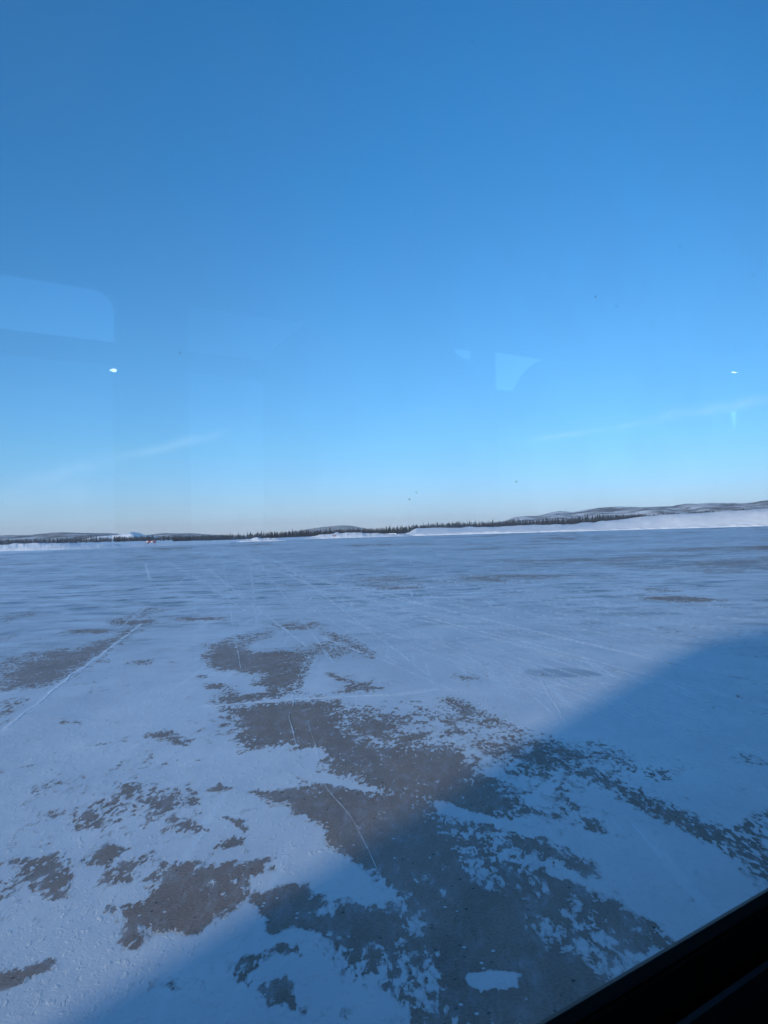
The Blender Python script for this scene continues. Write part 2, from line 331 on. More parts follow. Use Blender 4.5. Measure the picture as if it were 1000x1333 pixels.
# thin blue ice film where the wind has polished the snow, in long soft bands
u_ = GX * sax[0] + GY * sax[1]; v_ = GX * saz[0] + GY * saz[1]
TH = 0.15 + 0.26 * np.clip((D - 7) / 7, 0, 1) + 0.34 * np.clip((D - 9) / 40, 0, 1) + 0.9 * (fbm(u_ * 0.35, v_ * 0.10, 21, 4) - 0.5) + far * 2.2 * (fbm(GX * 0.05, GY * 0.12, 31, 5, .6) - 0.5)
TH = np.clip(TH, 0, 1)
for (ea, eb, ec, k_) in [((672, 876), (788, 875), 0.30, 1.15), ((610, 752), (668, 754), .3, 1.0), ((380, 726), (470, 728), .3, .8), ((690, 745), (800, 752), .3, .9)]:
    ga, gb_ = gnd(*ea), gnd(*eb); c_ = (ga + gb_) / 2; e_v = gb_ - ga; ln = np.linalg.norm(e_v); e_v /= ln
    pu = (GX - c_[0]) * e_v[0] + (GY - c_[1]) * e_v[1]; pw = -(GX - c_[0]) * e_v[1] + (GY - c_[1]) * e_v[0]
    q_ = (pu / (ln / 2)) ** 2 + (pw / (ln * ec)) ** 2 + 1.8 * (fbm(GX * 2.5, GY * 2.5, 55, 5, .65) - .5)
    TH = np.maximum(TH, k_ * np.clip((1.2 - q_) / 0.7, 0, 1))
# open snow field beyond the apron edge
edge = 330 - 170 * np.clip(-(A - 0.0) / 0.45, 0, 1) + 12 * (fbm(A * 40, D * 0.01, 41, 3) - 0.5)
FIELD = np.where(np.abs(np.where(A > math.pi, A - 2 * math.pi, A)) < 0.8, np.clip((D - edge) / 8, 0, 1), np.clip((D - 260) / 10, 0, 1))
nr, na = GX.shape
V = np.stack([GX.ravel(), GY.ravel(), np.zeros(GX.size)], 1)
i = np.arange(nr - 1)[:, None]; j = np.arange(na)[None, :]; jn = (j + 1) % na
Fq = np.stack([(i * na + j + 0 * i), (i * na + jn + 0 * i), ((i + 1) * na + jn), ((i + 1) * na + j)], -1).reshape(-1, 4)[:, ::-1]
me = mesh_np('ground', V, Fq, True)
for nm, arr in (('mid', np.clip((D - 11) / 16, 0, 1)), ('bare', B), ('scratch', SC), ('film', TH), ('field', FIELD)):
    at_ = me.attributes.new(nm, 'FLOAT', 'POINT'); at_.data.foreach_set('value', arr.astype(np.float32).ravel())

m = bpy.data.materials.new('icy_apron'); m.use_nodes = True; t = m.node_tree; P = bsdf(m)
tc = N(t, 'ShaderNodeTexCoord')
mp = N(t, 'ShaderNodeMapping'); L(t, tc.outputs['Object'], mp.inputs[0]); mp.inputs['Rotation'].default_value = (0, 0, math.radians(-30)); mp.inputs['Scale'].default_value = (1.0, 0.62, 1)
def attr(n):
    a = N(t, 'ShaderNodeAttribute'); a.attribute_name = n; return a.outputs['Fac']
def noise(vec, sc, det=5, ro=0.55, dist=0.0):
    n = N(t, 'ShaderNodeTexNoise'); n.inputs['Scale'].default_value = sc; n.inputs['Detail'].default_value = det
    n.inputs['Roughness'].default_value = ro; n.inputs['Distortion'].default_value = dist; L(t, vec, n.inputs['Vector']); return n.outputs[0]
def rng_(v, a, b, c=0.0, d=1.0, smooth=False):
    n = N(t, 'ShaderNodeMapRange'); L(t, v, n.inputs[0]); n.inputs[1].default_value = a; n.inputs[2].default_value = b; n.inputs[3].default_value = c; n.inputs[4].default_value = d
    if smooth: n.interpolation_type = 'SMOOTHSTEP'
    return n.outputs[0]
def mixc(f, a, b):
    n = N(t, 'ShaderNodeMix', data_type='RGBA')
    if isinstance(f, float): n.inputs[0].default_value = f
    else: L(t, f, n.inputs[0])
    for k, v in ((6, a), (7, b)):
        if isinstance(v, tuple): n.inputs[k].default_value = (*v, 1)
        else: L(t, v, n.inputs[k])
    return n.outputs[2]
n1 = noise(mp.outputs[0], 2.6, 9, 0.66, 0.1)
n2 = noise(mp.outputs[0], 8.0, 9, 0.72, 0.45)
n3 = noise(mp.outputs[0], 0.35, 5, 0.6)
mpb = N(t, 'ShaderNodeMapping'); L(t, tc.outputs['Object'], mpb.inputs[0]); mpb.inputs['Rotation'].default_value = (0, 0, math.radians(-38)); mpb.inputs['Scale'].default_value = (1.0, 0.40, 1)
n4 = noise(mpb.outputs[0], 24.0, 5, 0.6, 0.3)
reg = noise(tc.outputs['Object'], 0.5, 2)
n4m = math_n(t, 'MULTIPLY', math_n(t, 'SUBTRACT', n4, 0.5), math_n(t, 'MULTIPLY', rng_(reg, .42, .58, .9, 2.6), rng_(attr('bare'), .15, .5, .35, 1.25)))
fld = math_n(t, 'ADD', math_n(t, 'ADD', attr('bare'), n4m), math_n(t, 'ADD', math_n(t, 'MULTIPLY', math_n(t, 'SUBTRACT', n1, 0.5), 1.35), math_n(t, 'MULTIPLY', math_n(t, 'SUBTRACT', n2, 0.5), 2.0)))
bare = rng_(fld, 0.49, 0.53, smooth=True)
height_edge = rng_(fld, 0.40, 0.56, 1.0, 0.0)
# concrete
c1 = noise(tc.outputs['Object'], 1.3, 6, 0.6); c2 = noise(tc.outputs['Object'], 55, 3, 0.6)
vor = N(t, 'ShaderNodeTexVoronoi'); vor.inputs['Scale'].default_value = 14; L(t, tc.outputs['Object'], vor.inputs['Vector'])
conc = mixc(rng_(c1, .3, .7), (0.30, 0.225, 0.19), (0.41, 0.31, 0.255))
c3 = noise(tc.outputs['Object'], 7, 7, 0.7)
conc = mixc(rng_(c3, .35, .7, 0, .5), conc, (0.26, 0.22, 0.19))
conc = mixc(rng_(c2, .45, .7, 0, .7), conc, (0.15, 0.12, 0.105))
speck = rng_(vor.outputs['Distance'], 0.10, 0.18, 1, 0)
vc = N(t, 'ShaderNodeSeparateColor'); L(t, vor.outputs['Color'], vc.inputs[0])
conc = mixc(math_n(t, 'MULTIPLY', speck, math_n(t, 'GREATER_THAN', vc.outputs[0], 0.72)), conc, (0.05, 0.045, 0.045))
conc = mixc(math_n(t, 'MULTIPLY', speck, math_n(t, 'LESS_THAN', vc.outputs[0], 0.12)), conc, (0.75, 0.8, 0.85))
frost = math_n(t, 'MULTIPLY', rng_(noise(mpb.outputs[0], 8, 8, .72, .4), .47, .62, 0, .5), rng_(fld, .52, .95, 1.0, .35))
conc = mixc(frost, conc, (0.50, 0.53, 0.58))
# packed snow and ice
s1_ = noise(mp.outputs[0], 1.1, 7, 0.62); s2_ = noise(mp.outputs[0], 16, 6, 0.65)
snow = mixc(rng_(s1_, .32, .68), (0.69, 0.72, 0.77), (0.85, 0.86, 0.88))
snow = mixc(rng_(s2_, .55, .8, 0, .6), snow, (0.84, 0.88, 0.92))
film_n = math_n(t, 'MULTIPLY', attr('film'), rng_(n3, .3, .65, .45, 1.0))
snow = mixc(math_n(t, 'MULTIPLY', film_n, 0.75), snow, (0.31, 0.365, 0.42))
mpf = N(t, 'ShaderNodeMapping'); L(t, tc.outputs['Object'], mpf.inputs[0]); mpf.inputs['Rotation'].default_value = (0, 0, math.radians(-8)); mpf.inputs['Scale'].default_value = (0.55, 1.0, 1)
w1 = noise(mpf.outputs[0], 0.8, 10, 0.78, 0.6); w2 = noise(mpf.outputs[0], 0.9, 7, 0.62, 0.2)
midw = attr('mid')
snow = mixc(math_n(t, 'MULTIPLY', rng_(w1, .505, .60, 0, 1), midw), snow, (0.20, 0.25, 0.28))
snow = mixc(math_n(t, 'MULTIPLY', rng_(w2, .53, .62, 0, .7), midw), snow, (0.80, 0.86, 0.93))
mps = N(t, 'ShaderNodeMapping'); L(t, tc.outputs['Object'], mps.inputs[0]); mps.inputs['Rotation'].default_value = (0, 0, math.radians(-26)); mps.inputs['Scale'].default_value = (1.0, 0.035, 1)
w3 = noise(mps.outputs[0], 7.0, 4, 0.6)
snow = mixc(math_n(t, 'MULTIPLY', rng_(w3, .57, .66, 0, .7), rng_(n3, .45, .6)), snow, (0.86, 0.90, 0.95))
snow = mixc(math_n(t, 'MULTIPLY', attr('scratch'), 0.9), snow, (0.93, 0.95, 0.97))
snow = mixc(rng_(fld, .28, .49, 0, .42), snow, (0.34, 0.36, 0.40))
rim = math_n(t, 'MULTIPLY', rng_(fld, 0.44, 0.485), rng_(s2_, .5, .62))  # sunlit edge highlight painted into the snow colour around bare patches
snow = mixc(math_n(t, 'MULTIPLY', rim, 0.85), snow, (0.90, 0.92, 0.95))
col = mixc(bare, snow, conc)
col = mixc(attr('field'), col, (0.78, 0.80, 0.84))
L(t, col, P.inputs['Base Color'])
L(t, rng_(bare, 0, 1, 0.55, 0.8), P.inputs['Roughness']); P.inputs['Specular IOR Level'].default_value = 0.35
hn = math_n(t, 'ADD', math_n(t, 'MULTIPLY', height_edge, 0.9), math_n(t, 'ADD', math_n(t, 'MULTIPLY', math_n(t, 'MULTIPLY', math_n(t, 'ADD', rng_(s2_, .56, .66), rng_(s2_, .40, .32, 0, -1)), rng_(bare, 0, 1, 1, .15)), 0.28), math_n(t, 'ADD', math_n(t, 'MULTIPLY', noise(mp.outputs[0], 1.3, 5, 0.5), 1.1), math_n(t, 'MULTIPLY', c2, 0.12))))
hn = math_n(t, 'ADD', hn, math_n(t, 'MULTIPLY', attr('scratch'), 0.15))
bp = N(t, 'ShaderNodeBump'); bp.inputs['Strength'].default_value = 0.55; bp.inputs['Distance'].default_value = 0.028
L(t, hn, bp.inputs['Height']); L(t, bp.outputs[0], P.inputs['Normal'])
ground = obj('ground', me, m); tag(ground, kind='structure')

# snow pressed into the scraper scratches and slab joints: a thin sheet just above the ground
sm = bpy.data.materials.new('pressed_snow'); sm.use_nodes = True; t = sm.node_tree; pb = bsdf(sm); pb.inputs['Base Color'].default_value = (0.95, 0.96, 0.98, 1); pb.inputs['Roughness'].default_value = 0.7
tc = N(t, 'ShaderNodeTexCoord'); al = rng_(noise(tc.outputs['Object'], 3.0, 8, 0.7), .30, .60, 0.0, 1.0); L(t, al, pb.inputs['Alpha'])
tag(obj('scratch_marks', mesh_np('scratch_marks', ribV, ribF), sm), kind='structure')

# ------------------------------------------------------------------ snow banks
snow_m = mat('bank_snow', (0.86, 0.86, 0.88), 0.7, 0.3); vary(snow_m, (0.74, 0.74, 0.76), (0.84, 0.83, 0.84), 0.25, 8, 0.0)
def interp(pts, x):
    xs = [p[0] for p in pts]; ys = [p[1] for p in pts]; return float(np.interp(x, xs, ys))
def bank(name, base, top, x0, x1, nx, width, back, rough, lump, drop=0.0, seed=1, rise=0.0, m=snow_m):
    xs = np.linspace(x0, x1, nx); prof = [(0, 0), (.12, .18), (.3, .42), (.5, .66), (.7, .84), (.87, .96), (1, 1)]
    prof += [(1 + back * k, 1 - drop * k + rise * k) for k in (.01, .03, .08, .2, .45, 1.0)]
    V = []
    Ys = np.array([gnd(x, interp(base, x))[1] if not isinstance(base, (int, float)) else base for x in xs])
    if not isinstance(base, (int, float)):
        kk = np.exp(-np.linspace(-2, 2, 2 * (nx // 8) + 1) ** 2); Ys = np.convolve(np.pad(Ys, nx // 8, mode='edge'), kk / kk.sum(), 'valid')
    for x, Yb in zip(xs, Ys):
        v = ray(x, 690); gb = np.array([v[0], v[1]]) * (Yb / v[1]); r = np.linalg.norm(gb); u = gb / r
        yt = interp(top, x); rt = r + width; v = ray(x, yt); zt = CAMH + v[2] / math.hypot(v[0], v[1]) * rt
        zt = max(zt, 0.05)
        for k, (a, b) in enumerate(prof):
            rr = r + width * a; X, Y = u * rr
            nn = mnoise.fractal(Vector((X * lump, Y * lump, seed)), 0.8, 2.1, 5)
            amt = rough * (0.25 + min(a, 1) * 0.75) * (1 if k else 0) * (0.35 if 0.95 < a < 1.1 else 1)
            z = zt * b + nn * amt * min(1, zt)
            if k == 0: z = -0.15
            if k == len(prof) - 1 and drop >= 1: z = -0.3
            V.append((X, Y, z))
    n = len(prof); i = np.arange(nx - 1)[:, None]; j = np.arange(n - 1)[None, :]
    Fq = np.stack([i * n + j, i * n + j + 1, (i + 1) * n + j + 1, (i + 1) * n + j], -1).reshape(-1, 4)[:, ::-1]
    return obj(name, mesh_np(name, V, Fq, True), m)
RB_top = [(528,696.5),(534,692.5),(542,688),(585,687.2),(641,686),(698,684),(740,683),(774,680.7),(796,677.8),(818,675.5),(844,671.6),(886,669),(938,666.4),(1000,661.7),(1080,656),(1180,650)]
RB_base = 338.0
rb = bank('snow_embankment', RB_base, RB_top, 528, 1180, 900, 24, 60, 0.9, 0.07, 0, 2, 0.0)
tag(rb, 'long high snow embankment along the right edge of the apron', 'snow bank')
ridge = bank('snow_berm', 331.0, [(535,695.4),(560,694.4),(700,690.6),(800,688.0),(900,685.0),(1000,681.6),(1180,677)], 535, 1180, 420, 2.5, 2.0, 0.6, 0.35, 1.0, 5)
tag(ridge, 'low plowed snow berm at the foot of the right embankment', 'snow berm')
lb = bank('snow_berm', [(-80,719.5),(0,717.6),(60,716.2),(120,714.3),(170,712.4),(250,709.4),(300,707.4)], [(-80,709.5),(0,709.8),(25,708),(60,707.0),(85,707.2),(105,708.6),(170,708.8),(230,707.0),(270,706.3),(300,706.0)], -80, 300, 900, 13, 3, 0.50, 0.2, 1.0, 7)
tag(lb, 'ragged plowed snow berm along the left edge of the apron', 'snow berm')
mb = bank('snow_berm', 262.0, [(308,704.9),(318,702.3),(335,700.6),(350,700.7),(362,701.2),(372,702.6)], 308, 372, 120, 6, 3, 0.7, 0.3, 1.0, 9)
tag(mb, 'bright snow mound beside a small dark vehicle in the distance', 'snow berm')
mb2 = bank('snow_berm', 316.0, [(395,701.2),(420,696.0),(440,694.5),(462,693.4),(478,694.6),(500,695.2),(515,695.6),(534,695.9)], 395, 534, 220, 9, 3, 0.8, 0.22, 1.0, 11)
tag(mb2, 'wide low snow mound before the trees, left of the embankment', 'snow berm')

# ------------------------------------------------------------------ hills
def hill_mat(name, dark, light, lo, hi, sc, sx=1.0):
    m = mat(name, dark, 0.9, 0.1); t = m.node_tree; tc = N(t, 'ShaderNodeTexCoord'); mp = N(t, 'ShaderNodeMapping')
    mp.inputs['Scale'].default_value = (sx, 1, 2.2); L(t, tc.outputs['Object'], mp.inputs[0])
    nz = N(t, 'ShaderNodeTexNoise'); nz.inputs['Scale'].default_value = sc; nz.inputs['Detail'].default_value = 9; nz.inputs['Roughness'].default_value = 0.66; L(t, mp.outputs[0], nz.inputs['Vector'])
    mr = N(t, 'ShaderNodeMapRange'); L(t, nz.outputs[0], mr.inputs[0]); mr.inputs[1].default_value = lo; mr.inputs[2].default_value = hi
    mi = N(t, 'ShaderNodeMix', data_type='RGBA'); L(t, mr.outputs[0], mi.inputs[0]); mi.inputs[6].default_value = (*dark, 1); mi.inputs[7].default_value = (*light, 1)
    L(t, mi.outputs[2], bsdf(m).inputs['Base Color']); return m
hm = hill_mat('forested_hill', (0.085, 0.085, 0.095), (0.62, 0.64, 0.68), 0.46, 0.66, 0.02, .5)
hm2 = hill_mat('open_hill', (0.09, 0.09, 0.10), (0.70, 0.72, 0.75), 0.42, 0.58, 0.016, .5)
hm3 = hill_mat('quarry_hill', (0.07, 0.065, 0.07), (0.88, 0.88, 0.90), 0.32, 0.44, 0.03, 0.5)
def hill(name, prof, Dm, T, m, rough, lump, seed, nx=260):
    x0, x1 = prof[0][0], prof[-1][0]; xs = np.linspace(x0, x1, nx); ks = np.linspace(-1, 1, 25); V = []
    for x in xs:
        top = at(x, interp(prof, x), Dm)
        for k in ks:
            Y = Dm + k * T; X = top[0] * Y / Dm if k < 0 else top[0]
            s = (math.cos(k * math.pi) + 1) / 2; s = s ** 0.8
            nn = mnoise.fractal(Vector((X * lump, Y * lump, seed)), 0.9, 2.1, 6)
            V.append((X, Y, (top[2] + 2) * s - 2 + nn * rough * (0.25 + 0.75 * math.sin(math.pi * min(1, abs(k) * 1.2))) * (1 if abs(k) < .99 else 0)))
    n = len(ks); i = np.arange(nx - 1)[:, None]; j = np.arange(n - 1)[None, :]
    Fq = np.stack([i * n + j, i * n + j + 1, (i + 1) * n + j + 1, (i + 1) * n + j], -1).reshape(-1, 4)[:, ::-1]
    return tag(obj(name, mesh_np(name, V, Fq, True), m), kind='structure')
hill('hill', [(-160,700),(-80,696),(0,697.6),(8,696.7),(39,696.7),(49,694.8),(78,693.3),(117,693.9),(143,695.3),(165,697),(200,701),(215,706)], 3000, 700, hm, 8, 0.006, 3)
hill('quarry_hill', [(104,704),(114,700.8),(128,698.9),(142,697.6),(155,695.6),(163,693.9),(170,692.9),(178,694.4),(186,697),(197,698.8),(212,702.5)], 2300, 200, hm3, 9, 0.02, 8)
hill('hill', [(165,706),(178,700),(190,696.9),(213,694),(234,694),(263,695.4),(285,697.4),(310,701),(320,704)], 4200, 700, hm, 8, 0.005, 13)
hill('hill', [(370,694),(396,689.6),(417,686.4),(443,683.8),(455,684),(464,685.6),(478,689),(500,694)], 7000, 1200, hm, 8, 0.003, 17)
hill('hill', [(600,694),(645,684),(662,678),(675,673.5),(683,671.8),(701,671.6),(715,669),(730,667),(745,667.8),(760,665.2),(779,661.9),(800,661.2),(818,660.7),(849,660.2),(862,659.4),(875,659.4),(901,656.4),(920,655.3),(938,655.5),(961,655.8),(972,655),(982,654.2),(1000,651.4),(1040,646),(1100,640),(1200,640)], 3600, 800, hm2, 14, 0.005, 23, 420)

# ------------------------------------------------------------------ spruces
needle = mat('spruce_needles', (0.05, 0.055, 0.06), 0.9, 0.1); vary(needle, (0.022, 0.028, 0.036), (0.075, 0.08, 0.095), 0.9, 3)
bark = mat('spruce_bark', (0.10, 0.085, 0.07), 0.9, 0.1)
def spruce_arrays(seed, tiers=8, pts=7, slim=0.14, lean=0.0):
    r = random.Random(seed); V = []; Ft = []; M_ = []
    n0 = 5                                  # trunk
    for k in range(n0): a = 2 * math.pi * k / n0; V.append((0.013 * math.cos(a), 0.013 * math.sin(a), -0.08))
    V.append((0, 0, 0.97))
    for k in range(n0): Ft.append((k, (k + 1) % n0, n0)); M_.append(1)
    for i in range(tiers):
        f = i / tiers; z = 0.08 + 0.86 * f ** 0.95; rad = slim * (1 - f) ** 0.8 * r.uniform(0.7, 1.2) + 0.02; hh = 0.17 * (1 - 0.45 * f)
        ax = r.uniform(-.015, .015); ay = r.uniform(-.015, .015)
        apex = len(V); V.append((ax * .5, ay * .5, min(1.0, z + hh * 1.25)))
        b0 = len(V); ph = r.uniform(0, 6)
        for k in range(pts * 2):
            a = ph + math.pi * k / pts; q = rad * (r.uniform(0.85, 1.25) if k % 2 == 0 else r.uniform(0.3, 0.5))
            V.append((ax + q * math.cos(a), ay + q * math.sin(a), z + (-0.02 if k % 2 == 0 else 0.045) + r.uniform(-.012, .012)))
        for k in range(pts * 2): Ft.append((b0 + k, b0 + (k + 1) % (pts * 2), apex)); M_.append(0)
    return np.array(V), np.array(Ft), np.array(M_)
protos = []
for s_ in range(7):
    V, Ft, Mi = spruce_arrays(s_, 7 + s_ % 3, 6, (0.11, 0.16, 0.09, 0.13, 0.19, 0.12, 0.08)[s_])
    me = mesh_np('spruce_tree', V, Ft); me.materials.append(needle); me.materials.append(bark); me.polygons.foreach_set('material_index', Mi.astype(np.int32))
    protos.append(me)
TREE_TOP = [(200,699.5),(240,697.6),(274,696),(305,694.7),(331,692.8),(357,690.8),(396,689.2),(435,687.3),(474,686),(500,684.9),(519,684),(545,681.8),(584,679.3),(623,678.4),(662,676.4),(701,675),(740,673),(766,670.2),(805,669.3),(831,668.8),(852,669.3),(896,666),(948,663.8),(1000,660.7),(1060,657),(1200,650)]
def tree_spot(x, r, deep=0.0):
    yt = interp(TREE_TOP, x) + r.gauss(0.5, 1.1)
    if r.random() < 0.10: yt -= r.uniform(1, 3.2)
    if x < 532:
        D_ = float(np.interp(x, [300, 400, 530], [390, 520, 600])) + (r.uniform(0, 40) if not deep else (deep + r.uniform(0, 200)) * .6); z = -0.1
    else:
        v = ray(x, 690); gb = np.array([v[0], v[1]]) * (RB_base / v[1]); rb_ = np.linalg.norm(gb); v = ray(x, interp(RB_top, x)); zt = CAMH + v[2] / math.hypot(v[0], v[1]) * (rb_ + 24)
        D_ = rb_ + 60 + (r.uniform(0, 110) if not deep else deep + r.uniform(0, 300)); z = zt - 0.4
        if D_ > rb_ + 900: z = 0
    v = ray(x, yt); q = v / math.hypot(v[0], v[1]) * D_
    return q[0], q[1], z, q[2] + CAMH - z
rt = random.Random(5); cnt = 0
G1 = ('dark snow dusted spruce in the distant tree line left of the high snow embankment', 'distant spruces left of the embankment')
G2 = ('dark spruce rising behind the left half of the long high snow embankment', 'spruces behind the embankment')
G3 = ('dark spruce tip just showing over the right end of the high snow embankment', 'spruce tips over the embankment')
xs_t = list(np.linspace(262, 532, 92)) + list(np.linspace(534, 856, 158)) + list(np.linspace(862, 1030, 34))
for x in xs_t:
    x = x + rt.uniform(-1.3, 1.3); X, Y, z, hgt = tree_spot(x, rt)
    if hgt < 1.6: hgt = 1.6 + rt.random()
    o = bpy.data.objects.new('spruce_tree', protos[cnt % 7] if cnt > 6 else protos[cnt]); COL.objects.link(o); cnt += 1
    o.location = (X, Y, z); wsc = max(hgt, 4.5) * rt.uniform(0.85, 1.35); o.scale = (wsc, wsc, hgt); o.rotation_euler = (0, 0, rt.uniform(0, 6.28))
    g_ = G1 if x < 533 else (G2 if x < 858 else G3); tag(o, g_[0], 'tree', g_[1])
# the wood behind, one mass
def forest(name, items, label):
    Vs = []; Fs = []; off = 0
    arrs = [spruce_arrays(100 + k, 5, 4, (0.13, 0.17, 0.11)[k]) for k in range(3)]
    for (X, Y, z, hg, wsc, a) in items:
        V, Ft, _ = arrs[int(a * 100) % 3]; c, s = math.cos(a), math.sin(a)
        W = np.stack([(V[:, 0] * c - V[:, 1] * s) * wsc + X, (V[:, 0] * s + V[:, 1] * c) * wsc + Y, V[:, 2] * hg + z], 1)
        Vs.append(W); Fs.append(Ft + off); off += len(V)
    return tag(obj(name, mesh_np(name, np.concatenate(Vs), np.concatenate(Fs)), needle), label, 'forest', kind='stuff')
items = []
for k in range(2300):
    x = rt.uniform(225, 880) if k % 8 else rt.uniform(860, 1120); X, Y, z, hg = tree_spot(x, rt, 70)
    hg *= rt.uniform(0.68, 0.9) if x < 800 else rt.uniform(.8, .95)
    if hg < 1.5: hg = 1.5
    items.append((X, Y, z, hg, max(hg, 5) * rt.uniform(1, 1.7), rt.uniform(0, 6.28)))
forest('spruce_forest', items, 'dark spruce wood massed behind the front tree line')
items = []
for k in range(1500):
    x = rt.uniform(-90, 300); D_ = rt.uniform(650, 1500) if rt.random() < .6 else rt.uniform(560, 800); v = ray(x, 705); q = v / math.hypot(v[0], v[1]) * D_
    hg = rt.uniform(3.0, 5.5) * (1.0 if x < 200 else 0.8); items.append((q[0], q[1], -0.1, hg, hg * rt.uniform(1.2, 1.9), rt.uniform(0, 6.28)))
forest('spruce_forest', items, 'dark low belt of woodland below the hills at left')

# ------------------------------------------------------------------ far vehicles
red = mat('red_paint', (0.20, 0.012, 0.022), 0.6); whitep = mat('white_paint', (0.78, 0.78, 0.78), 0.4); rub = mat('rubber', (0.02, 0.02, 0.02), 0.8)
glassd = mat('car_glass', (0.02, 0.025, 0.03), 0.08); darkp = mat('dark_paint', (0.03, 0.035, 0.05), 0.4); chrome = mat('chrome', (0.8, 0.8, 0.8), 0.15, metal=1)
def pickup(name, label, cat, X, Y, rot, paint, scale=1.0, panels=True, group=None):
    t_ = thing(name, label, cat, (X, Y, 0), rot, group); t_.scale = (scale,) * 3
    bm = bmesh.new(); prism_y(bm, [(-2.4, .45), (2.3, .45), (2.4, .75), (2.35, 1.02), (1.1, 1.12), (-2.4, 1.12)], -.9, .9)
    bmesh.ops.bevel(bm, geom=bm.edges[:], offset=.05, segments=2, affect='EDGES'); bmobj('body', bm, paint, t_)
    bm = bmesh.new(); prism_y(bm, [(-.9, 1.121), (1.05, 1.121), (.45, 1.75), (-.75, 1.78)], -.82, .82); bmesh.ops.bevel(bm, geom=bm.edges[:], offset=.05, segments=2, affect='EDGES')
    cb = bmobj('cab', bm, paint, t_)
    for sx in (-1, 1):
        bm = bmesh.new(); prism_y(bm, [(-.72, 1.2), (.75, 1.2), (.38, 1.66), (-.62, 1.68)], sx * .80, sx * .835); bmobj('side_window', bm, glassd, cb)
    bm = bmesh.new(); prism_y(bm, [(.99, 1.2), (1.02, 1.22), (.52, 1.70), (.48, 1.69)], -.7, .7); bmobj('windscreen', bm, glassd, cb)
    for wx in (-1.5, 1.5):
        for sy in (-.82, .82):
            bm = bmesh.new(); cyl(bm, (wx, sy, .38), (0, 1, 0), .38, .24); wo = bmobj('wheel', bm, rub, t_)
            bm = bmesh.new(); cyl(bm, (wx, sy * 1.10, .38), (0, 1, 0), .2, .1); bmobj('rim', bm, chrome, wo)
    for sy in (-.65, .65):
        bm = bmesh.new(); box(bm, 2.33, 2.41, sy - .15, sy + .15, .72, .9); bmobj('headlight', bm, whitep, t_)
    if panels:
        for (a, b) in ((-2.1, -1.2), (.0, .95)):
            for sy in (-1, 1):
                bm = bmesh.new(); box(bm, a, b, sy * .895, sy * .915, .62, 1.05); bmobj('door_panel' if a > -1 else 'side_panel', bm, whitep, t_)
    return t_
p = at(196.5, 704, 310)
pickup('pickup_truck', 'red pickup truck with white side panels parked beyond the left berm', 'pickup truck', p[0], p[1], math.radians(8), red, 0.85)
p = at(302, 703, 420)
pickup('parked_car', 'small dark vehicle standing left of the bright snow mound', 'vehicle', p[0], p[1], math.radians(95), darkp, 0.85, False)
# airfield marker board on the mound: orange-red, two short posts
def on_mound(x, y, D_): return at(x, y, D_)
orange = mat('orange_board', (0.25, 0.06, 0.045), 0.5); steel = mat('galvanised_steel', (0.45, 0.46, 0.48), 0.5, metal=0.6)
p = at(435.5, 697.6, 300); t_ = thing('marker_board', 'orange red marker board standing on the wide snow mound', 'marker board', (p[0], p[1], p[2] - .45), math.radians(3))
for (a, b) in ((-.72, -.08), (.08, .72)):
    bm = bmesh.new(); box(bm, a, b, -.03, .03, .25, .68, .02); bmobj('board', bm, orange, t_)
for a in (-.6, .6):
    bm = bmesh.new(); cyl(bm, (a, .06, .1), (0, 0, 1), .03, 1.1, 10); bmobj('post', bm, steel, t_)
# snow-topped low culvert wall and dark plough parked by it
p = at(510, 695.6, 330); darkc = mat('dark_concrete', (0.12, 0.12, 0.12), 0.85)
t_ = thing('low_wall', 'long low dark wall capped with snow, left of the embankment', 'wall', (p[0], p[1], p[2] - .55), math.radians(-2))
bm = bmesh.new(); box(bm, -2.3, 2.0, 0, .5, 0, .62); bmobj('wall_base', bm, darkc, t_)
bm = bmesh.new(); box(bm, -2.4, 2.1, -.12, .62, .622, .95, .1); bmobj('snow_cap', bm, snow_m, t_)
p = at(517.5, 694.6, 328)
t_ = thing('runway_sign', 'small dark boxy sign on legs at the end of the low wall', 'sign', (p[0], p[1], p[2] - .9), 0.1)
bm = bmesh.new(); box(bm, -.42, .42, -.12, .12, .55, 1.25, .03); bmobj('sign_box', bm, darkp, t_)
for a in (-.3, .3):
    bm = bmesh.new(); cyl(bm, (a, 0, .1), (0, 0, 1), .035, .95, 10); bmobj('leg', bm, steel, t_)
# tall snag / mast among trees and a pole left of the snow mound
p = at(304.5, 702, 430)
t_ = thing('light_pole', 'thin pale pole beside the small dark vehicle', 'pole', (p[0], p[1], 0), 0)
bm = bmesh.new(); cyl(bm, (0, 0, 1.6), (0, 0, 1), .07, 3.2, 10); bmobj('mast', bm, steel, t_)
bm = bmesh.new(); box(bm, -.18, .18, -.12, .12, 3.2, 3.42, .03); bmobj('lamp_head', bm, steel, t_)

# ------------------------------------------------------------------ the bus the photograph is taken from
BAZ = math.radians(53.5); ROT = math.pi / 2 - BAZ
bus = thing('passenger_bus', 'dark bus interior edge with a wide tinted window, seen from a seat inside', 'bus', (0, 0, 0), ROT)
Y0, Y1 = -1.75, 0.65            # inner faces of the side walls
XR, XF = -8.2, 6.2; HR = 3.70; FL = 0.95
trim = mat('dark_trim', (0.010, 0.010, 0.012), 0.75, 0.25); vary(trim, (0.007, 0.007, 0.008), (0.014, 0.014, 0.016), 60, 3, 0.15)
gask = mat('rubber_gasket', (0.010, 0.010, 0.011), 0.55, 0.4); rail_m = mat('window_rail', (0.028, 0.032, 0.038), 0.42, 0.5)
shell_m = mat('bus_paint', (0.55, 0.56, 0.58), 0.4); inner = mat('bus_lining', (0.012, 0.012, 0.013), 0.9, 0.05)
z_ = lambda dz: CAMH + dz
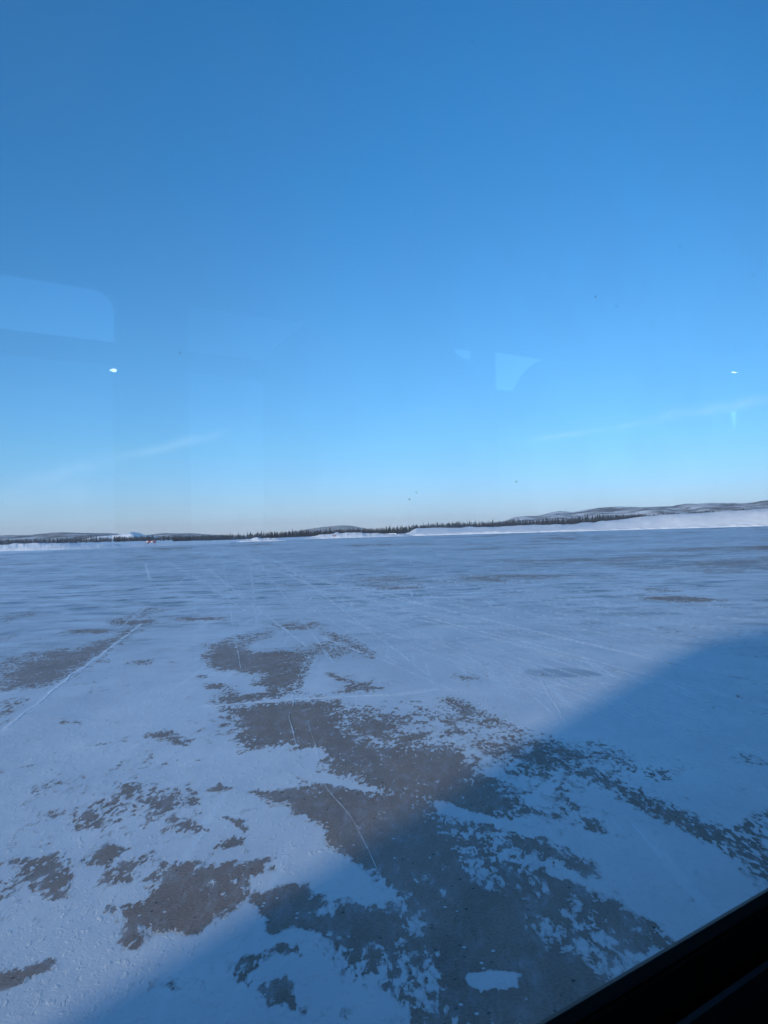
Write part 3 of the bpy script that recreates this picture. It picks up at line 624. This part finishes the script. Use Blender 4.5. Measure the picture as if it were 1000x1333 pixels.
def wall(openings, xa, xb, za, zb, ya, yb, name, m, parent):
    X = sorted({xa, xb, *[o[0] for o in openings], *[o[1] for o in openings]}); Z = sorted({za, zb, *[o[2] for o in openings], *[o[3] for o in openings]})
    bm = bmesh.new()
    def solid(i, j):
        if not (0 <= i < len(X) - 1 and 0 <= j < len(Z) - 1): return False
        cx = (X[i] + X[i + 1]) / 2; cz = (Z[j] + Z[j + 1]) / 2
        return not any(o[0] < cx < o[1] and o[2] < cz < o[3] for o in openings)
    vc_ = {}
    def v(i, j, y):
        k = (i, j, y)
        if k not in vc_: vc_[k] = bm.verts.new((X[i], y, Z[j]))
        return vc_[k]
    for i in range(len(X) - 1):
        for j in range(len(Z) - 1):
            if not solid(i, j): continue
            for y in (ya, yb): bm.faces.new((v(i, j, y), v(i + 1, j, y), v(i + 1, j + 1, y), v(i, j + 1, y)))
            for (di, dj, a, b) in ((-1, 0, (i, j), (i, j + 1)), (1, 0, (i + 1, j), (i + 1, j + 1)), (0, -1, (i, j), (i + 1, j)), (0, 1, (i, j + 1), (i + 1, j + 1))):
                if not solid(i + di, j + dj): bm.faces.new((v(*a, ya), v(*b, ya), v(*b, yb), v(*a, yb)))
    return bmobj(name, bm, m, parent)
def fillet(bm, cx, cz, sx, sz, r, y0, y1, n=8):     # solid filler in the corner (cx,cz) of an opening that lies towards (sx,sz)
    pts = [(cx, cz)] + [(cx + sx * r - sx * r * math.sin(a), cz + sz * r - sz * r * math.cos(a)) for a in np.linspace(0, math.pi / 2, n)]
    pts = [(cx, cz)] + [(cx + sx * (r - r * math.sin(a)), cz + sz * (r - r * math.cos(a))) for a in np.linspace(0, math.pi / 2, n)]
    prism_y(bm, pts, y0, y1)
# near side
near_op = [(-1.0, 1.545, z_(-.70), z_(1.06)), (1.75, 3.6, z_(-.70), z_(1.06)), (-3.3, -1.25, z_(-.70), z_(1.06))]
wall(near_op, XR, XF, 0.35, HR, Y1, Y1 + .07, 'side_wall', trim, bus)
bm = bmesh.new(); fillet(bm, 1.545, z_(1.06), -1, -1, 0.10, Y1 + .001, Y1 + .069); bmobj('corner_filler', bm, trim, bus)
pane_m = bpy.data.materials.new('window_glass'); pane_m.use_nodes = True; t = pane_m.node_tree; t.nodes.clear()
geo = N(t, 'ShaderNodeNewGeometry'); dt = N(t, 'ShaderNodeVectorMath', operation='DOT_PRODUCT'); L(t, geo.outputs['Normal'], dt.inputs[0]); L(t, geo.outputs['Incoming'], dt.inputs[1])
c_ = math_n(t, 'ABSOLUTE', dt.outputs['Value']); fr = math_n(t, 'ADD', math_n(t, 'MULTIPLY', math_n(t, 'POWER', math_n(t, 'SUBTRACT', 1.0, c_), 5.0), 0.92), 0.075)
tr = N(t, 'ShaderNodeBsdfTransparent'); tr.inputs[0].default_value = (0.885, 0.965, 0.99, 1); gl = N(t, 'ShaderNodeBsdfGlossy'); gl.inputs['Roughness'].default_value = 0.0; gl.inputs[0].default_value = (1, 1, 1, 1)
ms = N(t, 'ShaderNodeMixShader'); L(t, fr, ms.inputs[0]); L(t, tr.outputs[0], ms.inputs[1]); L(t, gl.outputs[0], ms.inputs[2])
tcg = N(t, 'ShaderNodeTexCoord'); ng = N(t, 'ShaderNodeTexNoise'); ng.inputs['Scale'].default_value = 5; ng.inputs['Detail'].default_value = 8; ng.inputs['Roughness'].default_value = .6; L(t, tcg.outputs['Object'], ng.inputs['Vector'])
mg = N(t, 'ShaderNodeMapRange'); L(t, ng.outputs[0], mg.inputs[0]); mg.inputs[1].default_value = .45; mg.inputs[2].default_value = .75; mg.inputs[4].default_value = .05
tl = N(t, 'ShaderNodeBsdfTranslucent'); tl.inputs[0].default_value = (.8, .85, .9, 1); mt = N(t, 'ShaderNodeMixShader'); L(t, mg.outputs[0], mt.inputs[0]); L(t, ms.outputs[0], mt.inputs[1]); L(t, tl.outputs[0], mt.inputs[2])
ou = N(t, 'ShaderNodeOutputMaterial'); L(t, mt.outputs[0], ou.inputs[0])
YG = Y1 + .012
for (a, b, c, d_) in near_op:
    bm = bmesh.new(); box(bm, a + .002, b - .002, YG, YG + .006, c + .002, d_ - .002); pane = bmobj('window_pane', bm, pane_m, bus)
    if a == -1.0: main_pane = pane
# dust on the pane
dirt = bpy.data.materials.new('dust_speck'); dirt.use_nodes = True; t = dirt.node_tree; t.nodes.clear()
df = N(t, 'ShaderNodeBsdfDiffuse'); df.inputs[0].default_value = (0.02, 0.03, 0.05, 1); tp = N(t, 'ShaderNodeBsdfTransparent'); ms = N(t, 'ShaderNodeMixShader'); ms.inputs[0].default_value = 0.24
L(t, tp.outputs[0], ms.inputs[1]); L(t, df.outputs[0], ms.inputs[2]); ou = N(t, 'ShaderNodeOutputMaterial'); L(t, ms.outputs[0], ou.inputs[0])
fB = np.array([math.sin(BAZ), math.cos(BAZ), 0]); nB = np.array([-math.cos(BAZ), math.sin(BAZ), 0])
for (px, py, r) in [(903,187,1.3),(887,232,1.2),(776,386,1.6),(615,53,1.1),(541,280,1.2),(673,627,1.8),(534,650,1.7),(543,641,1.4),(235,459,1.6),(958,455,1.2),(886,322,1.2),(942,326,1.2),(840,372,1.0),(722,356,1.0),(803,398,1.2),(982,358,1.2),(848,428,1.0),(959,127,1.2),(545,1003,1.2),(706,452,.8),(922,493,1.0)]:
    v = ray(px, py); k = (YG - .002) / (v @ nB); q = v * k; bm = bmesh.new()
    n_ = 9; rr = r / F * k * 0.85; vs = [bm.verts.new((q @ fB + rr * random.uniform(.6, 1.2) * math.cos(a), YG - .0015, z_(q[2]) + rr * random.uniform(.6, 1.2) * math.sin(a))) for a in np.linspace(0, 2 * math.pi, n_, endpoint=False)]
    f_ = bm.faces.new(vs); ex = bmesh.ops.extrude_face_region(bm, geom=[f_]); bmesh.ops.translate(bm, verts=[e for e in ex['geom'] if isinstance(e, bmesh.types.BMVert)], vec=(0, .0008, 0))
    bmobj('dust_speck', bm, dirt, main_pane)
# inner window surround: gasket, sloping sill, rail in a lighter blue-grey
X0s, X1s = -1.4, 1.75
bm = bmesh.new(); prism_x(bm, [(Y1 + .011, z_(-.601)), (Y1 + .002, z_(-.598)), (Y1 - .012, z_(-.606)), (Y1 - .016, z_(-.64)), (Y1 + .0, z_(-.64))], X0s, X1s); bmobj('window_gasket', bm, gask, bus)
bm = bmesh.new(); prism_x(bm, [(Y1 - .001, z_(-.605)), (Y1 - .017, z_(-.612)), (Y1 - .026, z_(-.69)), (Y1 - .035, z_(-.70)), (Y1 - .001, z_(-.80))], X0s, X1s); bmobj('window_sill', bm, trim, bus)
bm = bmesh.new(); prism_x(bm, [(Y1 - .036, z_(-.665)), (Y1 - .044, z_(-.655)), (Y1 - .052, z_(-.657)), (Y1 - .062, z_(-.676)), (Y1 - .062, z_(-.76)), (Y1 - .036, z_(-.76))], X0s, X1s); bmobj('window_rail', bm, rail_m, bus)
# far side wall with its windows: top vent, cross bar, lower pane
VB, VT, BB = z_(.785), z_(1.008), z_(.705)
far_op = [(-1.0, .985, VB, VT), (-1.0, .972, z_(-.6), BB), (1.27, 2.965, VB, z_(1.0)), (1.27, 2.965, z_(-.6), BB), (3.09, 4.9, VB, z_(1.017)), (3.09, 4.9, z_(-.6), BB),
          (-3.3, -1.3, VB, VT), (-3.3, -1.3, z_(-.6), BB), (5.50, 5.85, z_(.66), z_(.87))]
wall(far_op, XR, XF, 0.35, HR, Y0 - .07, Y0, 'side_wall', inner, bus)
bm = bmesh.new(); fillet(bm, .985, VT, -1, -1, .085, Y0 - .069, Y0 - .001); fillet(bm, 1.27, z_(1.0), 1, -1, .09, Y0 - .069, Y0 - .001); bmobj('corner_filler', bm, inner, bus)
bm = bmesh.new()
for pg_ in ([(5.48, .64), (5.598, .64), (5.598, .694), (5.547, .833), (5.48, .833)], [(5.602, .64), (5.88, .64), (5.88, .833), (5.638, .833), (5.602, .694)], [(5.48, .8335), (5.88, .8335), (5.88, .89), (5.48, .89)]):
    prism_y(bm, [(a, z_(b)) for a, b in pg_], Y0 + .001, Y0 + .006)
bmobj('window_blind', bm, inner, bus)
tint = bpy.data.materials.new('tinted_glass'); tint.use_nodes = True; bt = bsdf(tint)
bt.inputs['Base Color'].default_value = (0.30, 0.38, 0.44, 1); bt.inputs['Roughness'].default_value = 0.0; bt.inputs['Transmission Weight'].default_value = 1.0; bt.inputs['IOR'].default_value = 1.02
tint_w = pane_m.copy(); tint_w.name = 'tinted_window_glass'; [n for n in tint_w.node_tree.nodes if n.type == 'BSDF_TRANSPARENT'][0].inputs[0].default_value = (.45, .52, .58, 1)
clear = tint.copy(); clear.name = 'clear_glass'; bsdf(clear).inputs['Base Color'].default_value = (.95, .98, 1, 1)
dk = tint.copy(); dk.name = 'smoked_glass'; bsdf(dk).inputs['Base Color'].default_value = (0.20, 0.23, 0.26, 1)
for k, (a, b, c, d_) in enumerate(far_op):
    mm = [pane_m, tint_w, dk, dk, clear, dk, clear, tint, None][k]
    if mm is None: continue
    bb = b - .002
    if k == 2:
        bm = bmesh.new(); box(bm, 2.42, bb, Y0 - .05, Y0 - .044, c + .002, d_ - .002); bmobj('window_pane', bm, clear, bus); bb = 2.46
    bm = bmesh.new(); box(bm, a + .002, bb, Y0 - .04, Y0 - .034, c + .002, d_ - .002); bmobj('window_pane', bm, mm, bus)
# curtains drawn across part of the forward windows on the far side
cur = mat('curtain_cloth', (0.03, 0.035, 0.05), 0.9, 0.05)
def curtain(pts, y):
    bm = bmesh.new(); prism_y(bm, pts, y, y + .012); bmobj('curtain', bm, cur, bus)
curtain([(1.58, z_(-.6)), (2.9, z_(-.6)), (2.99, z_(.885)), (2.80, z_(.935)), (2.76, z_(.955)), (2.79, z_(1.0)), (2.84, z_(1.03)), (1.9, z_(1.03)), (1.62, z_(.8))], Y0 + .012)
curtain([(3.06, z_(-.6)), (5.0, z_(-.6)), (5.0, z_(1.04)), (3.60, z_(1.04)), (3.52, z_(1.008)), (3.40, z_(.965)), (3.33, z_(.92)), (3.27, z_(.87)), (3.22, z_(.80)), (3.19, z_(.774)), (3.06, z_(.774))], Y0 + .012)
# floor, ceiling, ends, roof
bm = bmesh.new(); box(bm, XR + .05, XF - .05, Y0 + .002, Y1 - .002, FL - .06, FL); bmobj('floor_panel', bm, inner, bus)
bm = bmesh.new(); prism_x(bm, [(Y0 - .12, HR + .002), (Y0 - .05, HR + .10), (Y0 + .2, HR + .15), (Y1 - .2, HR + .15), (Y1 + .05, HR + .10), (Y1 + .12, HR + .002)], XR - .02, XF + .02); bmobj('roof', bm, shell_m, bus)
bm = bmesh.new(); box(bm, XR + .05, XF - .05, Y0 + .002, Y1 - .002, HR - .08, HR - .04); bmobj('ceiling_panel', bm, inner, bus)
bm = bmesh.new(); prism_y(bm, [(XR + .04, .352), (XR - .01, .352), (XR - .01, 2.05), (XR - .36, 2.5), (XR - .42, 2.9), (XR - .42, 3.45), (XR - .30, 3.72), (XR + .1, 3.848), (XR + .1, HR + .003), (XR + .04, HR - .002)], Y0 - .07, Y1 + .07); bmobj('rear_wall', bm, inner, bus)
bm = bmesh.new(); box(bm, XF - .048, XF + .05, Y0 - .068, Y1 + .068, .352, HR - .002); bmobj('front_wall', bm, inner, bus)
# two glowing spots added on the far side to stand in for mirrored glints
glint_m = bpy.data.materials.new('glint_glow'); glint_m.use_nodes = True; bl = bsdf(glint_m); bl.inputs['Base Color'].default_value = (.8, .85, .9, 1); bl.inputs['Emission Color'].default_value = (0.80, 0.93, 1, 1); bl.inputs['Emission Strength'].default_value = 7
for (lx, lz, sx_, sz_) in ((.957, z_(.671), .011, .0065), (5.63, z_(1.136), .032, .003)):
    bm = bmesh.new(); box(bm, lx - sx_ * 1.9, lx + sx_ * 1.3, Y0 + .0005, Y0 + .006, lz - sz_ * 1.6, lz + sz_ * 1.6, .002); lh = bmobj('glint_mount', bm, trim, bus)
    bm = bmesh.new(); bmesh.ops.create_uvsphere(bm, u_segments=20, v_segments=12, radius=1, matrix=Matrix.Translation((lx, Y0 + .006, lz)) @ Matrix.Diagonal((sx_, .006, sz_, 1)))
    for v_ in bm.verts:
        q_ = (v_.co.x - lx) / sx_
        if q_ < 0: v_.co.z = lz + (v_.co.z - lz) * (1 + q_ * .75); v_.co.x = lx + q_ * sx_ * 1.7
    bmobj('glint_bead', bm, glint_m, lh, True)
for wx in (-6.2, 4.4):
    for sy in (Y0 - .02, Y1 - .24):
        bm = bmesh.new(); cyl(bm, (wx, sy + .14, .48), (0, 1, 0), .48, .28, 32); wo = bmobj('wheel', bm, rub, bus)
        bm = bmesh.new(); cyl(bm, (wx, sy + .14, .48), (0, 1, 0), .26, .30, 24); bmobj('rim', bm, chrome, wo)
print('objects', len(bpy.data.objects), 'trees', cnt)

# ------------------------------------------------------------------ cold haze over the airfield
hz = bpy.data.materials.new('haze'); hz.use_nodes = True; t = hz.node_tree; t.nodes.clear()
pv = N(t, 'ShaderNodeVolumePrincipled'); pv.inputs['Color'].default_value = (0.92, 0.95, 1, 1); pv.inputs['Density'].default_value = 7.0e-5; pv.inputs['Anisotropy'].default_value = 0.0
ou = N(t, 'ShaderNodeOutputMaterial'); L(t, pv.outputs[0], ou.inputs['Volume'])
bm = bmesh.new(); box(bm, -12500, 12500, -12500, 12500, -3, 190); tag(bmobj('haze', bm, hz), kind='stuff')
